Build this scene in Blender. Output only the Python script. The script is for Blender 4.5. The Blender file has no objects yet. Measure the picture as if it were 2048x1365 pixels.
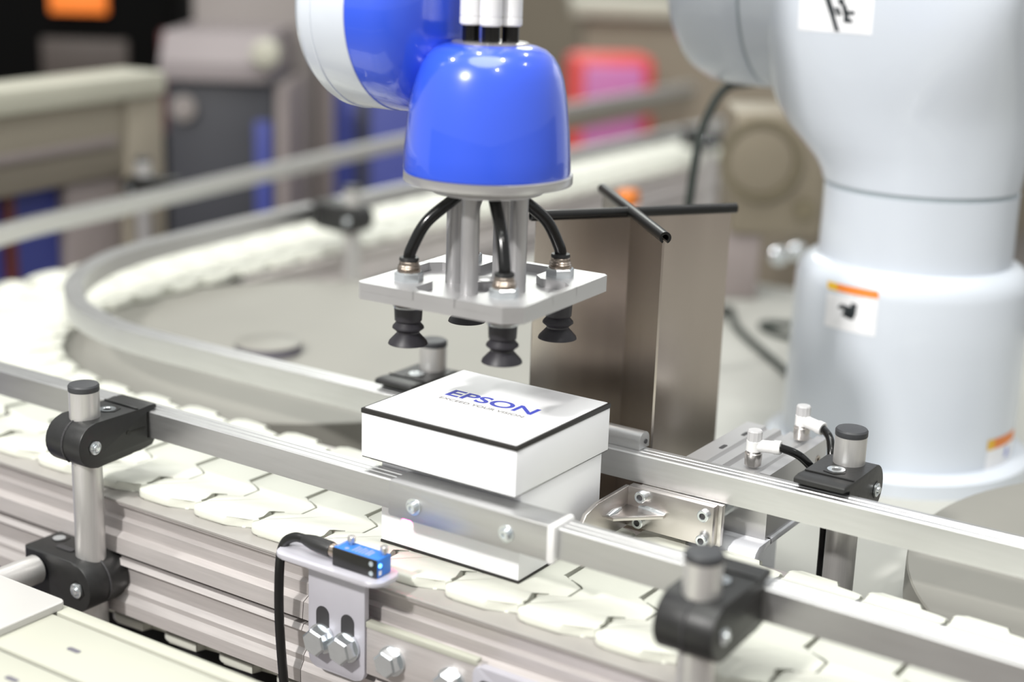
import bpy, bmesh, math, random
from mathutils import Vector, Matrix
from mathutils.bvhtree import BVHTree

random.seed(7)
PI = math.pi
S = 0.001                      # every length below is in millimetres
sc = bpy.context.scene
C = sc.collection

# ------------------------------------------------------------------ camera
PITCH, YAW, ROLL = 0.26969204, -0.58208131, 0.0332545
FPX = 3063.13
CAM = Vector((468.58, -682.68, 328.61))
fw = Vector((math.sin(YAW) * math.cos(PITCH), math.cos(YAW) * math.cos(PITCH), -math.sin(PITCH)))
rt = Vector((math.cos(YAW), -math.sin(YAW), 0.0))
up = rt.cross(fw)
r2 = rt * math.cos(ROLL) + up * math.sin(ROLL)
u2 = up * math.cos(ROLL) - rt * math.sin(ROLL)
cd = bpy.data.cameras.new('camera')
cam = bpy.data.objects.new('camera', cd)
C.objects.link(cam)
cam.matrix_world = Matrix(((r2.x, u2.x, -fw.x, CAM.x * S), (r2.y, u2.y, -fw.y, CAM.y * S),
                           (r2.z, u2.z, -fw.z, CAM.z * S), (0, 0, 0, 1)))
cd.sensor_width = 36.0
cd.sensor_fit = 'HORIZONTAL'
cd.lens = FPX / 2048 * 36.0
cd.clip_start = 0.02
cd.clip_end = 60
cd.dof.use_dof = True
cd.dof.focus_distance = 0.965
cd.dof.aperture_fstop = 2.8
cd.dof.aperture_blades = 0
sc.camera = cam
sc.cycles.max_bounces = 7
sc.cycles.diffuse_bounces = 3
sc.cycles.glossy_bounces = 4

# ------------------------------------------------------------------ world and lamps of the hall, plus one added rim lamp
sc.view_settings.view_transform = 'Standard'
sc.view_settings.look = 'None'
sc.view_settings.gamma = 1.0
sc.view_settings.exposure = 0.30
sc.view_settings.use_curve_mapping = False
w = bpy.data.worlds.new('hall')
sc.world = w
w.use_nodes = True
bg = w.node_tree.nodes['Background']
bg.inputs[0].default_value = (0.96, 0.98, 0.97, 1)
bg.inputs[1].default_value = 0.46


def lamp(name, loc, target, size, power, col=(1, 0.98, 0.95)):
    l = bpy.data.lights.new(name, 'AREA')
    l.shape = 'DISK'
    l.size = size
    l.energy = power
    l.color = col
    o = bpy.data.objects.new(name, l)
    C.objects.link(o)
    o.location = loc
    d = Vector(target) - Vector(loc)
    o.rotation_euler = d.to_track_quat('-Z', 'Y').to_euler()
    return o


T = (-0.05, 0.15, 0.0)
lamp('hall_key_lamp', (-0.35, -2.1, 1.75), T, 0.20, 56)
for i, (x, y, z, p, s) in enumerate([(-1.6, -0.6, 2.4, 22, .16), (1.5, -1.2, 2.6, 26, .16), (0.6, 0.2, 2.8, 26, .16),
                                     (-0.9, 0.7, 2.8, 18, .16), (1.7, 1.2, 2.8, 10, .16), (-2.2, 2.0, 3.0, 20, .2),
                                     (0.0, 2.4, 3.0, 14, .2)]):
    lamp('hall_and_rim_lamp', (x, y, z), (x * .35, y * .35 + .1, 0), s, p * 0.33)
lamp('hall_and_rim_lamp', (-2.6, 3.9, 2.5), (-0.1, 0.1, 0), 1.7, 32, (0.97, 1, 0.93))  # added rim light with no known source, brightens the rail tops
lamp('hall_softbox', (0.2, -0.6, 3.2), (0, 0.3, 0), 2.2, 56, (0.98, 1, 0.945))

# ------------------------------------------------------------------ materials


def lin(h):
    h = h.lstrip('#')
    out = []
    for i in (0, 2, 4):
        c = int(h[i:i + 2], 16) / 255
        out.append(c / 12.92 if c <= 0.04045 else ((c + 0.055) / 1.055) ** 2.4)
    return tuple(out)


MATS = {}


def mat(name, hexcol, metal=0.0, rough=0.5, coat=0.0, var=0.06, scale=60.0, bump=0.0, emit=None, spec=0.5, brushed=None, sss=0.0):
    m = bpy.data.materials.new(name)
    m.use_nodes = True
    nt = m.node_tree
    b = nt.nodes['Principled BSDF']
    col = lin(hexcol)
    tc = nt.nodes.new('ShaderNodeTexCoord')
    mp = nt.nodes.new('ShaderNodeMapping')
    nz = nt.nodes.new('ShaderNodeTexNoise')
    nz.inputs['Scale'].default_value = scale
    nz.inputs['Detail'].default_value = 4
    nt.links.new(tc.outputs['Object'], mp.inputs['Vector'])
    nt.links.new(mp.outputs['Vector'], nz.inputs['Vector'])
    if brushed:
        mp.inputs['Scale'].default_value = brushed
    mr = nt.nodes.new('ShaderNodeMapRange')
    mr.inputs['From Min'].default_value = 0.3
    mr.inputs['From Max'].default_value = 0.7
    mr.inputs['To Min'].default_value = 1 - var
    mr.inputs['To Max'].default_value = 1 + var * .4
    nt.links.new(nz.outputs['Fac'], mr.inputs['Value'])
    mx = nt.nodes.new('ShaderNodeVectorMath')
    mx.operation = 'SCALE'
    mx.inputs[0].default_value = col
    nt.links.new(mr.outputs['Result'], mx.inputs['Scale'])
    nt.links.new(mx.outputs['Vector'], b.inputs['Base Color'])
    rr = nt.nodes.new('ShaderNodeMapRange')
    rr.inputs['To Min'].default_value = max(0.02, rough - .05)
    rr.inputs['To Max'].default_value = min(1, rough + .05)
    nt.links.new(nz.outputs['Fac'], rr.inputs['Value'])
    nt.links.new(rr.outputs['Result'], b.inputs['Roughness'])
    b.inputs['Metallic'].default_value = metal
    b.inputs['Specular IOR Level'].default_value = spec
    b.inputs['Coat Weight'].default_value = coat
    b.inputs['Coat Roughness'].default_value = 0.03
    if sss:
        b.inputs['Subsurface Weight'].default_value = sss
        b.inputs['Subsurface Radius'].default_value = (0.004, 0.004, 0.003)
    if bump:
        bp = nt.nodes.new('ShaderNodeBump')
        bp.inputs['Strength'].default_value = bump
        bp.inputs['Distance'].default_value = 0.0005
        nt.links.new(nz.outputs['Fac'], bp.inputs['Height'])
        nt.links.new(bp.outputs['Normal'], b.inputs['Normal'])
    if emit:
        b.inputs['Emission Color'].default_value = (*lin(emit[0]), 1)
        b.inputs['Emission Strength'].default_value = emit[1]
    MATS[name] = m
    return m


mat('anodised', '#d0d0d0', 0.92, 0.38, var=0.05, scale=25, brushed=(1, 12, 12))
mat('anodised_dark', '#d0cac8', 0.45, 0.38, var=0.08, scale=30, brushed=(1, 20, 20))
mat('post_steel', '#cfcdcb', 0.6, 0.36, var=0.05, scale=50, brushed=(20, 20, 1))
mat('machined', '#c4c3c4', 0.6, 0.33, var=0.04, scale=40)
mat('black_plastic', '#232323', 0, 0.42, var=0.12, scale=300, bump=0.15)
mat('black_rubber', '#161616', 0, 0.3, var=0.1, scale=200)
mat('cup_rubber', '#2f2d33', 0, 0.45, var=0.1, scale=200)
mat('cap_black', '#3c3d40', 0, 0.5, var=0.1, scale=300, bump=0.1)
mat('chain_white', '#dedfd4', 0, 0.42, var=0.025, scale=30)
mat('zinc', '#dde2e5', .85, 0.2, var=0.05, scale=200)
mat('nickel', '#d2cecb', .85, 0.22, var=0.05, scale=200)
mat('brass', '#b3a79c', 1, 0.28, var=0.08, scale=200)
mat('stainless', '#cfc6be', 1, 0.24, var=0.12, scale=9, brushed=(3, 3, .35))
mat('stainless_light', '#c9c4c1', 1, 0.3, var=0.06, scale=30)
mat('robot_white', '#d0d6df', 0, 0.32, coat=0.5, var=0.015, scale=8)
mat('robot_seam', '#a9b3b8', 0, 0.5)
mat('robot_blue', '#3459de', 0, 0.25, coat=1.0, var=0.02, scale=10)
mat('box_white', '#f7f7fa', 0, 0.5, var=0.012, scale=12)
mat('box_gloss', '#f9f9fb', 0, 0.4, spec=0.3, coat=0.08, var=0.01, scale=12)
mat('box_black', '#262422', 0, 0.45)
mat('print_blue', '#4450cf', 0, 0.6, spec=0.2)
mat('print_grey', '#7a7270', 0, 0.6, spec=0.2)
mat('print_black', '#2c3236', 0, 0.5)
mat('print_pale_blue', '#8c96d8', 0, 0.5)
mat('print_orange', '#e8832f', 0, 0.5)
mat('print_yellow', '#e3b52e', 0, 0.5)
mat('label_white', '#f3f3f6', 0, 0.5)
mat('sensor_blue', '#2f7ad6', 0, 0.4)
mat('sensor_black', '#151412', 0, 0.35)
mat('led_blue', '#9fd0ff', 0, 0.3, emit=('#3f8cff', 6))
mat('led_lens', '#8a1d3a', 0, 0.2)
mat('bracket_grey', '#cdcbd4', 0.35, 0.42, var=0.04, scale=40)
mat('table_top', '#b6b6b0', 0, 0.5, var=0.04, scale=6)
mat('disc_grey', '#908e87', 0.15, 0.52, var=0.06, scale=10)
mat('hub_grey', '#77747e', 0.3, 0.4)
mat('cream', '#b6b6a9', 0, 0.5, var=0.03, scale=10)
mat('cover_white', '#c3c1be', 0, 0.5, var=0.02, scale=10)
mat('dark_gap', '#3b3a3c', 0, 0.6)
mat('tube_black', '#121212', 0, 0.16, var=0.05, scale=100)
mat('white_plastic', '#ecebea', 0, 0.35)
mat('knob_grey', '#c2c1c2', 0, 0.4)
mat('white_paint', '#dfe0e6', 0, 0.3, coat=0.3)
mat('cable_grey', '#2c332e', 0, 0.45)
mat('bg_beige', '#8e8678', 0, 0.6, var=0.05, scale=5)
mat('bg_cream', '#b4b2a4', 0, 0.5, var=0.03, scale=5)
mat('bg_mauve', '#8f8583', 0, 0.6, var=0.05, scale=5)
mat('bg_black', '#060606', 0, 0.9, spec=0.1)
mat('bg_brown', '#4a423e', 0, 0.6)
mat('bg_dark', '#2e2f36', 0, 0.5, var=0.1, scale=6)
mat('bg_grey', '#8a8380', 0, 0.5, var=0.05, scale=5)
mat('bg_pale', '#8d8586', 0, 0.5, var=0.05, scale=5)
mat('bg_blue', '#3d4690', 0, 0.5, var=0.06, scale=5)
mat('bg_red', '#d6443f', 0, 0.5, var=0.05, scale=10)
mat('bg_pink', '#c878b0', 0, 0.5)
mat('bg_maroon', '#5e2a2c', 0, 0.5)
mat('bg_khaki', '#857c6c', 0.2, 0.5, var=0.08, scale=8)
mat('bg_olive', '#6b6350', 0, 0.5)
mat('screen_orange', '#e07a30', 0, 0.4, emit=('#e8742c', 0.35))
mat('carpet', '#8a8480', 0, 0.9, var=0.2, scale=40)
mat('wall_tan', '#8b8273', 0, 0.8, var=0.05, scale=3)
mat('bounce_partition', '#98938e', 0, 0.7, var=0.04, scale=3)
mat('stem_brown', '#8b7160', 0.8, 0.35, var=0.1, scale=200)
mat('strip_grey', '#a39f9b', 0.1, 0.4, var=0.03, scale=20)
mat('bg_blue_bright', '#2f68b8', 0, 0.4)
M = MATS

# ------------------------------------------------------------------ mesh helpers


class MB:
    def __init__(s):
        s.bm = bmesh.new()

    def face(s, vs):
        try:
            s.bm.faces.new(vs)
        except ValueError:
            pass

    def box(s, x0, x1, y0, y1, z0, z1, bev=0.0, seg=2, m=None):
        t = bmesh.new()
        bmesh.ops.create_cube(t, size=1)
        for v in t.verts:
            v.co = Vector(((x0 + x1) / 2 + v.co.x * (x1 - x0), (y0 + y1) / 2 + v.co.y * (y1 - y0), (z0 + z1) / 2 + v.co.z * (z1 - z0)))
        if bev:
            bmesh.ops.bevel(t, geom=list(t.edges), offset=bev, segments=seg, affect='EDGES', profile=0.5)
        s._merge(t, m)
        return s

    def _merge(s, t, m=None):
        mp = {}
        for v in t.verts:
            mp[v] = s.bm.verts.new(m @ v.co if m else v.co)
        for f in t.faces:
            s.face([mp[v] for v in f.verts])
        t.free()

    def ring(s, c, a, b, r, n, rb=None):
        rb = r if rb is None else rb
        return [s.bm.verts.new(c + a * (r * math.cos(2 * PI * i / n)) + b * (rb * math.sin(2 * PI * i / n))) for i in range(n)]

    def bridge(s, A, B):
        n = len(A)
        for i in range(n):
            s.face((A[i], A[(i + 1) % n], B[(i + 1) % n], B[i]))

    def cyl(s, p0, p1, r, r1=None, n=28, cap=True, bev=0.0):
        p0, p1 = Vector(p0), Vector(p1)
        L = (p1 - p0).length
        r1 = r if r1 is None else r1
        if bev:
            pr = [(r - bev, 0), (r, bev), (r1, L - bev), (r1 - bev, L)]
        else:
            pr = [(r, 0), (r1, L)]
        return s.lathe(pr, p0, (p1 - p0), n, cap)

    def lathe(s, prof, c=(0, 0, 0), axis=(0, 0, 1), n=40, cap=True):
        c = Vector(c)
        ax = Vector(axis).normalized()
        a = ax.orthogonal().normalized()
        b = ax.cross(a)
        rings = [s.ring(c + ax * z, a, b, max(r, 0.01), n) for r, z in prof]
        for A, B in zip(rings, rings[1:]):
            s.bridge(A, B)
        if cap:
            s.face(rings[0][::-1])
            s.face(rings[-1])
        return s

    def tube(s, pts, r, n=14, rs=None):
        P = [Vector(p) for p in pts]
        rings = []
        a = None
        for i, p in enumerate(P):
            t = (P[min(i + 1, len(P) - 1)] - P[max(i - 1, 0)]).normalized()
            if a is None:
                a = t.orthogonal().normalized()
            a = (a - t * a.dot(t)).normalized()
            b = t.cross(a)
            rings.append(s.ring(p, a, b, rs[i] if rs else r, n))
        for A, B in zip(rings, rings[1:]):
            s.bridge(A, B)
        s.face(rings[0][::-1])
        s.face(rings[-1])
        return s

    def prism(s, poly, f, d0, d1, bev=0.0):
        t = bmesh.new()
        A = [t.verts.new(Vector((x, y, d0))) for x, y in poly]
        B = [t.verts.new(Vector((x, y, d1))) for x, y in poly]
        n = len(poly)
        t.faces.new(A[::-1])
        t.faces.new(B)
        for i in range(n):
            t.faces.new((A[i], A[(i + 1) % n], B[(i + 1) % n], B[i]))
        if bev:
            es = [e for e in t.edges if abs(e.verts[0].co.z - e.verts[1].co.z) < 1e-6]
            bmesh.ops.bevel(t, geom=es, offset=bev, segments=2, affect='EDGES', profile=0.5)
        for v in t.verts:
            v.co = Vector(f(v.co.x, v.co.y, v.co.z))
        s._merge(t)
        return s

    def sweep(s, path, prof, closed=False):
        """prof: closed polygon (n, z); path: list of (x, y); n is measured to the left of travel"""
        P = [Vector((p[0], p[1], 0)) for p in path]
        rings = []
        for i, p in enumerate(P):
            if i == 0:
                t = P[1] - P[0]
            elif i == len(P) - 1:
                t = P[-1] - P[-2]
            else:
                t = (P[i + 1] - P[i]).normalized() + (P[i] - P[i - 1]).normalized()
            t.normalize()
            nn = Vector((-t.y, t.x, 0))
            rings.append([s.bm.verts.new(p + nn * a + Vector((0, 0, z))) for a, z in prof])
        for A, B in zip(rings, rings[1:]):
            s.bridge(A, B)
        s.face(rings[0][::-1])
        s.face(rings[-1])
        return s

    def build(s, name, m, parent=None, sharp=35, smooth=True):
        bmesh.ops.remove_doubles(s.bm, verts=s.bm.verts, dist=1e-4)
        bmesh.ops.recalc_face_normals(s.bm, faces=s.bm.faces)
        root = parent
        while root is not None and root.parent is not None:
            root = root.parent
        if root is not None and root.name in KEEP:
            s.bm.transform(KEEP[root.name]['inv'])
        s.bm.transform(Matrix.Scale(S, 4))
        me = bpy.data.meshes.new(name)
        s.bm.to_mesh(me)
        s.bm.free()
        if smooth:
            me.polygons.foreach_set('use_smooth', [True] * len(me.polygons))
            me.set_sharp_from_angle(angle=math.radians(sharp))
        o = bpy.data.objects.new(name, me)
        me.materials.append(M[m] if isinstance(m, str) else m)
        C.objects.link(o)
        if parent is not None:
            o.parent = parent
        return o


KEEP = {}


def tag(o, label=None, cat=None, group=None, kind=None):
    if label:
        o['label'] = label
    if cat:
        o['category'] = cat
    if group:
        o['group'] = group
    if kind:
        o['kind'] = kind
    return o


def thing(name, label, cat, loc=(0, 0, 0), rz=0.0, group=None, local=False):
    """An Empty at the thing's base. Children are built in world mm unless local."""
    o = bpy.data.objects.new(name, None)
    C.objects.link(o)
    o.empty_display_size = 0.02
    o.location = Vector(loc) * S
    o.rotation_euler = (0, 0, rz)
    if not local:
        KEEP[o.name] = {'inv': (Matrix.Translation(Vector(loc)) @ Matrix.Rotation(rz, 4, 'Z')).inverted()}
    tag(o, label, cat, group)
    return o


def dup(root, loc, rz, label, group=None):
    r = root.copy()
    C.objects.link(r)
    r.location = Vector(loc) * S
    r.rotation_euler = (0, 0, rz)
    r['label'] = label
    if group:
        r['group'] = group
    for ch in root.children:
        c = ch.copy()
        C.objects.link(c)
        c.parent = r
        for g in ch.children:
            d = g.copy()
            C.objects.link(d)
            d.parent = c
    return r


def arc(cx, cy, r, a0, a1, n):
    return [(cx + r * math.cos(a0 + (a1 - a0) * i / n), cy + r * math.sin(a0 + (a1 - a0) * i / n)) for i in range(n + 1)]


def spline(pts, n=8):
    """Catmull-Rom through the points"""
    P = [Vector(p) for p in pts]
    out = []
    for i in range(len(P) - 1):
        p0, p1, p2, p3 = P[max(i - 1, 0)], P[i], P[i + 1], P[min(i + 2, len(P) - 1)]
        for k in range(n):
            t = k / n
            out.append(0.5 * ((2 * p1) + (p2 - p0) * t + (2 * p0 - 5 * p1 + 4 * p2 - p3) * t * t + (3 * p1 - p0 - 3 * p2 + p3) * t ** 3))
    out.append(P[-1])
    return out


def rrect(x0, x1, y0, y1, r, n=5):
    out = []
    for cx, cy, a in ((x1 - r, y1 - r, 0), (x0 + r, y1 - r, PI / 2), (x0 + r, y0 + r, PI), (x1 - r, y0 + r, 1.5 * PI)):
        out += [(cx + r * math.cos(a + PI / 2 * i / n), cy + r * math.sin(a + PI / 2 * i / n)) for i in range(n + 1)]
    return out


XY = lambda a, b, d: (a, b, d)
XZ = lambda a, b, d: (a, d, b)
YZ = lambda a, b, d: (d, a, b)

TABLE_Z = -110.0
FLOOR_Z = -900.0
CHAIN_Z = -51.0

# ------------------------------------------------------------------ setting
f = MB().box(-7000, 5000, -3000, 9000, FLOOR_Z - 60, FLOOR_Z).build('floor', 'carpet')
tag(f, 'dark grey carpeted exhibition hall floor', 'floor', kind='structure')
bx = MB()
q = Matrix.Rotation(-YAW, 4, 'Z')
bx.box(-4500, 4500, 5600, 5700, FLOOR_Z, 420, m=q)
wl = bx.build('wall_back', 'wall_tan')
tag(wl, 'plain tan hall wall far behind the machines', 'wall', kind='structure')

wl = MB().box(-4000, 3200, -3300, -3200, FLOOR_Z, 350).build('bounce_wall_front', 'bounce_partition')  # unseen wall, added to bounce light onto rails, posts and bolts
tag(wl, 'unseen low pale wall added on the visitors side to bounce light', 'wall', kind='structure')
wl = MB().box(2700, 2800, -3200, 4000, FLOOR_Z, 350).build('bounce_wall_right', 'bounce_partition')  # unseen wall, added so the steel screen has something pale to reflect
tag(wl, 'unseen low pale wall added to the right as a reflector', 'wall', kind='structure')

# ------------------------------------------------------------------ machine table that carries the robot
t = thing('machine_table', 'pale machine table top under the white robot base', 'table', (200, 600, FLOOR_Z))
MB().box(-622, 1000, 164, 1080, TABLE_Z - 28, TABLE_Z, 3).build('table_top', 'table_top', t)
for x, y in ((-560, 230), (920, 230), (-560, 1010), (920, 1010)):
    MB().box(x - 30, x + 30, y - 30, y + 30, FLOOR_Z, TABLE_Z - 28, 3).build('leg', 'anodised', t)

# ------------------------------------------------------------------ conveyor: path, frame, chain
near = [(430, 65), (100, 65), (-200, 65), (-445, 65)]
bend = arc(-445, 365, 300, -PI / 2, -PI, 20)
far = [(-745, 600), (-748, 1000), (-752, 1500), (-756, 2100)]
chain_path = near + bend[1:] + far

cf = thing('chain_conveyor', 'aluminium profile conveyor bed under the white plastic chain', 'conveyor', (-200, 65, FLOOR_Z))
# left of travel (-x travel) is -y: n = +80 is the front
UPF = [(73, -59.2), (87, -59.2), (87, -61), (82.5, -63), (81.5, -71.5), (84, -73.5), (84, -81.5), (89, -84), (90, -95), (73, -95)]
LOF = [(73, -99), (89, -99), (91, -102.5), (86, -105), (86, -117), (89, -120.5), (89, -124), (92, -129), (92, -138), (73, -138)]
for part in ([(430, 65), (145.3, 65)], [(144.7, 65), (-112.7, 65)], [(-113.3, 65), (-200, 65)] + chain_path[3:]):
    MB().sweep(part, UPF).build('upper_profile', 'anodised_dark', cf, 20)
    MB().sweep(part, LOF).build('lower_profile', 'anodised_dark', cf, 20)
mir = lambda P: [(-a, z) for a, z in P][::-1]
for part in ([(150, 65), (-285, 65)], [(-745, 512)] + far):
    MB().sweep(part, mir(UPF)).build('upper_profile', 'anodised_dark', cf, 20)
    MB().sweep(part, mir(LOF)).build('lower_profile', 'anodised_dark', cf, 20)
    MB().sweep(part, [(-72.5, -66), (72.5, -66), (72.5, -60), (-72.5, -60)]).build('slide_plate', 'dark_gap', cf, 20)
MB().sweep([(-285, 65)] + near[3:] + bend[1:] + [(-745, 512)], [(20, -66), (72.5, -66), (72.5, -60), (20, -60)]).build('slide_plate', 'dark_gap', cf, 20)
MB().sweep(chain_path, [(58, -59), (88.5, -59), (88.5, -57.6), (88, -57.3), (58, -57.3)]).build('wear_strip', 'strip_grey', cf, 20)
MB().sweep(chain_path, [(60, -136), (73, -136), (73, -60), (60, -60)]).build('inner_web', 'dark_gap', cf, 20)
MB().box(-450, 430, 0, 142, -186, -182, 1).build('shade_sheet', 'dark_gap', cf)  # dark sheet added in place of the shade under the conveyor
for x in (-330, 250):
    MB().box(x - 20, x + 20, 40, 80, FLOOR_Z, -136, 2).box(x - 20, x + 20, -12, 142, -145, -136).build('support_leg', 'anodised', cf)
for x, y in ((-745, 700), (-752, 1700)):
    MB().box(x - 20, x + 20, y - 20, y + 20, FLOOR_Z, -136, 2).box(x - 80, x + 80, y - 20, y + 20, -145, -136).build('support_leg', 'anodised', cf)

# chain link: u along travel, v across; fingers interlock with the next link
PITCH_L = 51.3


def link_outline():
    p = PITCH_L
    left = [(4, 12), (1.5, 16), (1.5, 26), (5, 30), (15, 31), (19, 34.5), (19, 50), (15, 53.5), (5, 54.5), (1.5, 58),
            (1.5, 96), (5, 99.5), (15, 100.5), (19, 104), (19, 119.5), (15, 123), (5, 124), (1.5, 128), (1.5, 138), (4, 142)]
    notch = {(5, 30): (-1.5, 28.5), (15, 31): (9, 29.5), (15, 53.5): (10, 55.5), (5, 54.5): (1.5, 57), (5, 124): (-1.5, 125.5), (15, 123): (9, 124.5)}
    right = [(notch.get(c, c)[0] + p - 3.2, notch.get(c, c)[1]) for c in left][::-1]
    front = [(4, 11.5), (1.6, 9.8), (0.6, 7.4), (0.8, 5), (2, 2.8), (4.2, 1.1), (7, 0.2), (10, 0), (31, 0), (33, 0.6), (42, 6.6), (44.5, 7.4), (p - 1, 7.4)]
    back = [(p - 1, 144.5), (p - 6, 144.5), (33, 144.5), (33, 153.7), (8, 154), (5, 153.7), (2.2, 152.4), (1, 150), (1, 147), (4, 145)]
    return front + right[::-1] + back + left[::-1]


lk = MB()
lk.prism(link_outline(), lambda a, b, d: (a - PITCH_L / 2, b - 77, d), -6.2, 0.0, 1.5)
ch = thing('conveyor_chain', 'white plastic multi-finger conveyor chain running round the bend', 'conveyor chain', (0, 65, CHAIN_Z), local=True)
link0 = lk.build('chain_link', 'chain_white', ch, 40)
# walk the path
pp = [Vector((a, b)) for a, b in chain_path]
dist = 0.0
seg = 0
places = []
s_at = 12.0
acc = 0.0
for a, b in zip(pp, pp[1:]):
    L = (b - a).length
    while s_at <= acc + L:
        tt = (s_at - acc) / L
        d = (b - a).normalized()
        places.append((a + d * (s_at - acc), math.atan2(d.y, d.x)))
        s_at += PITCH_L
    acc += L
first = True
for p, ang in places:
    o = link0 if first else link0.copy()
    if not first:
        C.objects.link(o)
        o.parent = ch
    first = False
    # u axis points against travel so that the rounded noses look left in the picture
    o.location = ((p.x) * S, (p.y - 65) * S, 0)
    o.rotation_euler = (0, 0, ang + PI)
# return run, hanging under the beam
for i in range(10):
    o = link0.copy()
    C.objects.link(o)
    o.parent = ch
    o.location = ((-330 + i * PITCH_L) * S, 0, (-157 - CHAIN_Z) * S)
    o.rotation_euler = (PI, 0, 0)

# wheel discs of the bends
for nm, cx_, cy_, R_, z_, lab in (('bend_wheel', -445, 370, 243, -58.9, 'large flat grey wheel disc inside the left conveyor bend'),
                                  ('bend_wheel', 394, 297, 225, -60, 'grey metal wheel disc beside the robot foot, cut by the right edge')):
    d_ = thing(nm, lab, 'wheel', (cx_, cy_, TABLE_Z))
    MB().lathe([(R_ - 2, z_ - 26), (R_, z_ - 24), (R_, z_ - 1), (R_ - 1, z_)], (cx_, cy_, 0), n=120).build('disc', 'disc_grey', d_)
    MB().cyl((cx_, cy_, TABLE_Z), (cx_, cy_, z_ - 20), 40).build('bearing', 'anodised', d_)
    hx, hy = (-452, 314) if cx_ < 0 else (cx_, cy_)
    MB().lathe([(30, z_), (30, z_ + 9), (28.5, z_ + 10)], (hx, hy, 0), n=48).build('hub_cap', 'disc_grey', d_)
    MB().lathe([(30.3, z_), (30.3, z_ + 8.4)], (hx, hy, 0), n=48, cap=False).build('hub_band', 'hub_grey', d_)

# ------------------------------------------------------------------ guide rails
RW, RH = 16.0, 18.8


def rail_prof(side=1):
    pts = [(0, -RH), (0, -0.9), (0.9, 0), (4.8, 0), (5.2, -0.7), (5.9, -0.7), (6.3, 0), (9.7, 0), (10.1, -0.7), (10.8, -0.7), (11.2, 0),
           (RW - .9, 0), (RW, -0.9), (RW, -RH)]
    return [(side * a, z) for a, z in pts]


# outer rail: travels from right to left, so its body lies to the right (n negative): y from 0 to +17.5
nr = thing('guide_rail', 'near aluminium guide rail in front of the white box', 'guide rail', (-60, 0, -18))
seg_r = [(430, -5.5), (330, -4.2), (240, -1.6), (128, 0.3), (50, 1.0)]
seg_l = [(47, 1.4), (-60, 2.4), (-160, 3.0), (-280, 3.0), (-360, 1.5), (-445, 1.0)]
seg_l += [tuple(v[:2]) for v in spline([(-445, 1, 0), (-590, 40, 0), (-715, 120, 0), (-805, 225, 0), (-862, 354, 0), (-892, 560, 0), (-938, 870, 0), (-985, 1220, 0),
                                        (-1033, 1767, 0), (-1060, 2300, 0)], 6)][1:]
MB().sweep(seg_r, rail_prof(-1)).build('rail_segment', 'anodised', nr, 25)
MB().sweep(seg_l, rail_prof(-1)).build('rail_segment', 'anodised', nr, 25)
jp = MB()
jp.prism(rrect(-64, 50, -RH - 1.5, 1.0, 1.2), XZ, -2.6, 1.0, .5)
jp.prism(rrect(-64, 50, -2, 18, 1.2), XY, 0.3, 1.4, .3)
jo = jp.build('joint_plate', 'anodised', nr, 30)
je = MB()
je.prism(rrect(49.5, 54, -RH - 2.2, 2.2, 1.5), XZ, -3.4, 18.2, .5)
je.build('joint_end', 'white_plastic', nr, 30)


def socket_screw(mb, c, d, r=4.0, h=4.0):
    c, d = Vector(c), Vector(d).normalized()
    mb.lathe([(r - .4, 0), (r, .2), (r, h - .5), (r - .5, h), (r * .55, h), (r * .5, h - 1.6), (0.02, h - 1.6)], c, d, 24)


for x in (-45, 21.5):
    sm = MB()
    sm.lathe([(5.2, 0), (5.2, 0.8), (3.6, 0.8), (3.6, 2.6), (2.8, 3.4), (1.4, 3.4), (1.2, 2.2), (0.02, 2.2)], (x, -2.6, -10.8), (0, -1, 0), 24)
    sm.build('screw', 'zinc', nr)
fr = thing('guide_rail', 'far aluminium guide rail curving round the bend behind the white box', 'guide rail', (-60, 138, -18))
fpath = [(430, 140.5), (270, 139.6), (180, 139), (100, 138.5), (10, 136.8), (-170, 135.6), (-300, 135), (-400, 135)] + \
    [tuple(v[:2]) for v in spline([(-400, 135, 0), (-449, 137.5, 0), (-492, 146.5, 0), (-540, 165, 0), (-584, 195, 0), (-611, 219, 0), (-636, 249, 0), (-657, 284, 0),
                                   (-675, 326, 0), (-689, 389, 0), (-697, 482, 0), (-705, 622, 0), (-712, 850, 0), (-717, 1150, 0), (-721, 1430, 0), (-727, 1900, 0)], 4)][1:]
MB().sweep(fpath, rail_prof(-1)).build('rail_segment', 'anodised', fr, 25)
# half-round sleeve lying on the far rail to the right of the box
sl = MB()
sl.prism([(143, 0.2), (143, 5.5)] + [(149.5 + 6.5 * math.cos(a), 5.5 + 6 * math.sin(a)) for a in [PI - PI * i / 10 for i in range(1, 10)]] + [(156, 5.5), (156, 0.2)], YZ, -120, 26)
sl.build('rail_sleeve', 'anodised', fr, 40)
MB().cyl((26, 151, 4.5), (26.6, 151, 4.5), 1.6, n=14).build('sleeve_hole', 'dark_gap', fr)

# ------------------------------------------------------------------ rail brackets: post + clamp. local frame: post axis at origin, arm along +y
D = 38.0


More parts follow.
